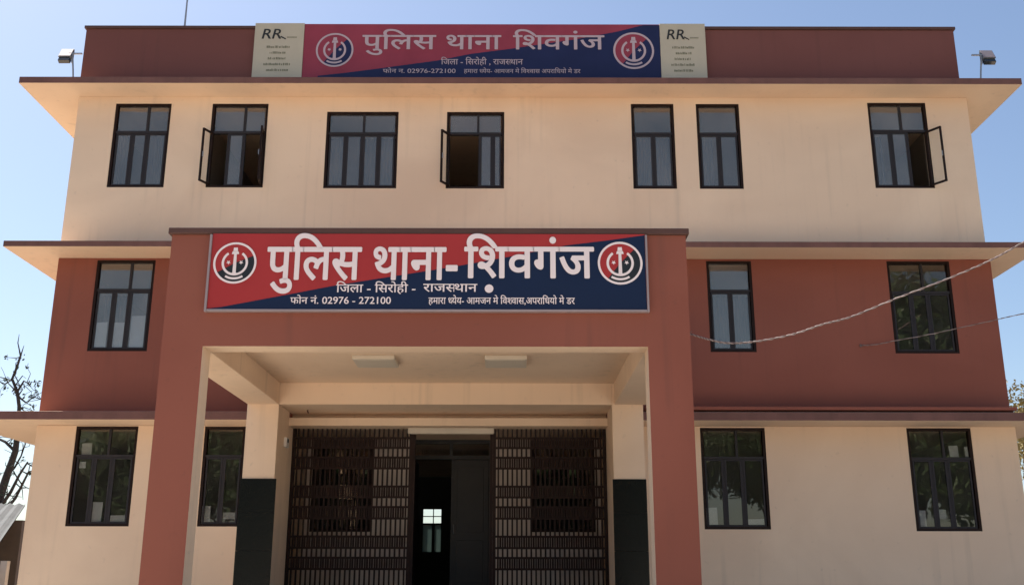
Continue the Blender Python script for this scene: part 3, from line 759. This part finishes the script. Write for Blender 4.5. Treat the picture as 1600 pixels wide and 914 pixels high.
c2=[ (6.176,-0.004,5.637),(6.434,-0.08,5.643),(6.733,-0.20,5.685),(7.264,-0.30,5.766),(7.792,-0.40,5.868),(8.319,-0.50,5.97),(8.723,-0.60,6.048),(9.801,-0.90,6.219) ]
twisted("service_cable", c2, .0052, CABLE, CABLED, "shorter thin cable crossing in front of the right middle floor window", 14, .8)

# ------------------------------------------------------------------ trees
def leaf_mesh(n, centres, size, m, seed):
    rd = random.Random(seed); b = MB()
    for _ in range(n):
        c, rr = rd.choice(centres)
        d = Vector((rd.gauss(0, 1), rd.gauss(0, 1), rd.gauss(0, 1))).normalized() * rr * (rd.random() ** .45)
        p = Vector(c) + d
        a = Vector((rd.gauss(0, 1), rd.gauss(0, 1), rd.gauss(0, 1))).normalized(); q = a.cross(Vector((rd.random(), rd.random(), rd.random()))).normalized()
        s = size * rd.uniform(.6, 1.3)
        b.face([p - a*s, p + q*s*.45, p + a*s, p - q*s*.45], m)
    return b
def branches(b, p, d, L, r, depth, rd, ends, m, spread=.6, droop=0):
    n = 4; pts = [p]; rad = [r]; q = p.copy(); dd = d.copy()
    for k in range(n):
        dd = (dd + Vector((rd.gauss(0, .16), rd.gauss(0, .16), rd.gauss(0, .12) - droop))).normalized()
        q = q + dd * (L / n); pts.append(q.copy()); rad.append(r * (1 - .45 * (k + 1) / n))
    b.tube(pts, rad, m, 6 if depth > 2 else 4, cap=False)
    if depth == 0: ends.append(q); return
    if depth < 3: ends.append(q)
    for k in range(rd.choice((2, 3, 3))):
        t = rd.choice((2, 3, 4, 4)); nd = (dd + Vector((rd.gauss(0, spread), rd.gauss(0, spread), rd.gauss(0, spread * .6) + .1))).normalized()
        branches(b, pts[t], nd, L * rd.uniform(.6, .85), rad[t] * .72, depth - 1, rd, ends, m, spread, droop)
def tree(name, loc, h, r, depth, seed, lab, leaf=None, nleaf=0, lsize=.12, cl=.6, cat="tree", group=None, spread=.6, lean=(0,0), kind=None, thick=1.0):
    rd = random.Random(seed); e = empty(name, loc, label=lab, cat=cat, group=group)
    b = MB(); ends = []
    base = Vector(loc)
    tp = [base, base + Vector((lean[0]*.3, lean[1]*.3, h*.18)), base + Vector((lean[0], lean[1], h*.36))]
    b.tube(tp, [r*1.25, r, r*.85], BARK, 10)
    b.build("trunk", e)
    b = MB()
    for k in range(4):
        a = rd.uniform(0, 6.28) + k * 1.57
        d = Vector((math.cos(a)*.6, math.sin(a)*.6, rd.uniform(.7, 1.3))).normalized()
        branches(b, tp[2] + Vector((0,0,-.05*k)), d, h*.25, r*.42*thick, depth, rd, ends, BARK, spread)
    b.build("branches", e)
    if leaf:
        lm = leaf_mesh(nleaf, [(tuple(q), cl*rd.uniform(.5, 1.2)) for q in ends], lsize, leaf, seed); lm.build("crown", e)
    return e
bt = empty("bare_tree", (-14.3, 11, 0), label="nearly leafless dark tree behind the left corner of the building", cat="tree")
b = MB()
b.tube([(-14.5,11,0),(-14.45,11,.9),(-14.408,11,1.653),(-14.268,11,2.745),(-14.16,11,3.602),(-14.002,11,4.386),(-13.848,11,5.092),(-13.854,11,5.808)], [.17,.15,.14,.13,.12,.105,.085,.07], BARK, 9)
b.build("trunk", bt)
b = MB(); rd = random.Random(4); ends = []
for pts, r0 in (([(-13.854,11,5.75),(-13.908,11,6.351),(-14.018,11,6.772),(-14.213,11,7.139),(-14.116,11,7.51),(-14.053,11,7.865)], .065),
    ([(-14.018,11,6.772),(-13.821,10.9,7.066),(-13.586,10.8,6.938)], .035), ([(-14.003,11,6.662),(-13.78,11.1,6.479),(-13.623,11.2,6.662),(-13.396,11.3,6.589)], .032),
    ([(-14.10,11,3.5),(-13.684,10.7,3.951),(-13.464,10.6,4.399),(-13.23,10.5,4.747)], .055), ([(-14.02,11,4.36),(-13.897,11.2,4.682),(-13.814,11.3,5.003),(-13.776,11.4,5.399)], .04),
    ([(-13.848,11,5.092),(-14.17,11,5.359),(-14.512,11,5.502),(-15.2,11,6.1)], .05), ([(-13.854,11,5.779),(-14.037,10.8,5.868),(-14.4,10.7,5.653)], .035),
    ([(-14.213,11,7.139),(-14.393,11,6.992),(-14.662,11,7.102)], .03), ([(-14.30,11,2.5),(-13.97,10.6,2.9),(-13.651,10.4,3.392),(-13.391,10.4,3.764),(-13.173,10.3,4.208),(-13.031,10.2,4.449)], .06),
    ([(-13.854,11,5.808),(-13.604,10.8,5.682),(-13.361,10.7,5.611)], .03), ([(-14.2,11,3.4),(-14.7,11.3,4.2),(-15.4,11.6,5.0)], .07)):
    P = [Vector(p) for p in pts]
    b.tube(P, [r0 * (1 - .6 * k / (len(P) - 1)) for k in range(len(P))], BARK, 6)
    ends.append(P[-1])
    for k in range(1, len(P)):
        for _ in range(3):
            d = Vector((rd.gauss(0, 1), rd.gauss(0, .7), rd.gauss(.3, .8))).normalized(); q = P[k].lerp(P[k-1], rd.random() * .6)
            e1 = q + d * rd.uniform(.15, .38); e2 = e1 + (d + Vector((rd.gauss(0,.5), rd.gauss(0,.5), rd.gauss(0,.5)))).normalized() * rd.uniform(.12, .3)
            b.tube([q, e1, e2], [r0*.35, r0*.22, .006], BARK, 4); ends.append(e2)
b.build("branches", bt)
leaf_mesh(520, [(tuple(q), .10) for q in ends[::2]] + [((-13.95, 11, 6.75), .22), ((-13.65, 10.8, 5.62), .2)], .055, LEAFD, 3).build("foliage", bt)
tree("dry_tree", (15.1, 11.0, 0), 6.9, .16, 3, 12, "dry yellowish tree behind the right corner of the building", LEAFY, 26000, .06, .75)

# trees across the yard, seen only as reflections in the glass
base = tree("leafy_tree", (-17, -44, 0), 11, .28, 3, 21, "leafy green tree across the yard facing the left wing", LEAFG, 52000, .17, 1.9, group="trees facing the building")
def copy_tree(o, loc, lab, rz, s):
    c = o.copy(); C.objects.link(c); c.location = loc; c.rotation_euler.z = rz; c.scale = (s, s, s); c["label"] = lab
    for ch in list(o.children):
        d = ch.copy(); C.objects.link(d); d.parent = c
for x, y, s, lab in ((-30, -43, 1.0, "leafy green tree across the yard facing the left corner"), (-23.5, -46, 1.05, "leafy green tree across the yard, second from the left"),
                     (-10.5, -47, .85, "leafy green tree across the yard facing the porch's left side"), (-4, -45, .8, "smaller leafy green tree across the yard left of the entrance axis"),
                     (3, -46, .9, "leafy green tree across the yard facing the entrance"), (9.5, -44, 1.05, "leafy green tree across the yard facing the porch's right side"),
                     (16, -45, 1.1, "leafy green tree across the yard facing the right wing"), (23.5, -44, 1.25, "leafy green tree across the yard, second from the right"), (27, -52, 1.9, "tallest leafy tree across the yard, facing the right corner")):
    copy_tree(base, (x, y, 0), lab, random.uniform(0, 6), s)

# ------------------------------------------------------------------ shed at the left
e = empty("shed", (-13.0, 6.0, 0), label="low shed with pale posts under a sloping grey sheet roof, left of the building", cat="shed")
# corrugated roof: a sloping sheet, high edge at the back
m = MB()
A, Bp, Cp, Dp = Vector((-15.5, 9.0, 3.62)), Vector((-12.38, 9.0, 3.62)), Vector((-11.72, 7.2, 3.36)), Vector((-12.1, 1.5, 1.62))
nn = 40
def rp(s, t): # s across 0..1, t down 0..1
    top = Vector((-17.0, 9, 3.50)).lerp(Vector((-12.44, 9, 3.51)), s)
    bot = Vector((-17.0, 3, 1.64)).lerp(Vector((-10.46, 3, 1.64)), s)
    p = top.lerp(bot, t); p.z += .025 * math.sin(s * nn * math.pi); return p
for i in range(nn * 2):
    s0, s1 = i/(nn*2), (i+1)/(nn*2)
    m.face([rp(s0,1), rp(s1,1), rp(s1,0), rp(s0,0)], ROOFG)
    o_ = Vector((0, 0, -.03)); m.face([rp(s1,1)+o_, rp(s0,1)+o_, rp(s0,0)+o_, rp(s1,0)+o_], ROOFG)
m.build("roof", e)
m = MB(); m.box(-16.8, -12.0, 8.0, 8.15, 0, 3.05, SHEDD); m.build("wall", e)
for x, y, z in ((-10.66, 4.6, 2.02), (-11.9, 4.6, 2.02)):
    m = MB(); m.box(x - .07, x + .07, y - .07, y + .07, 0, z, SHEDW); m.build("post", e)
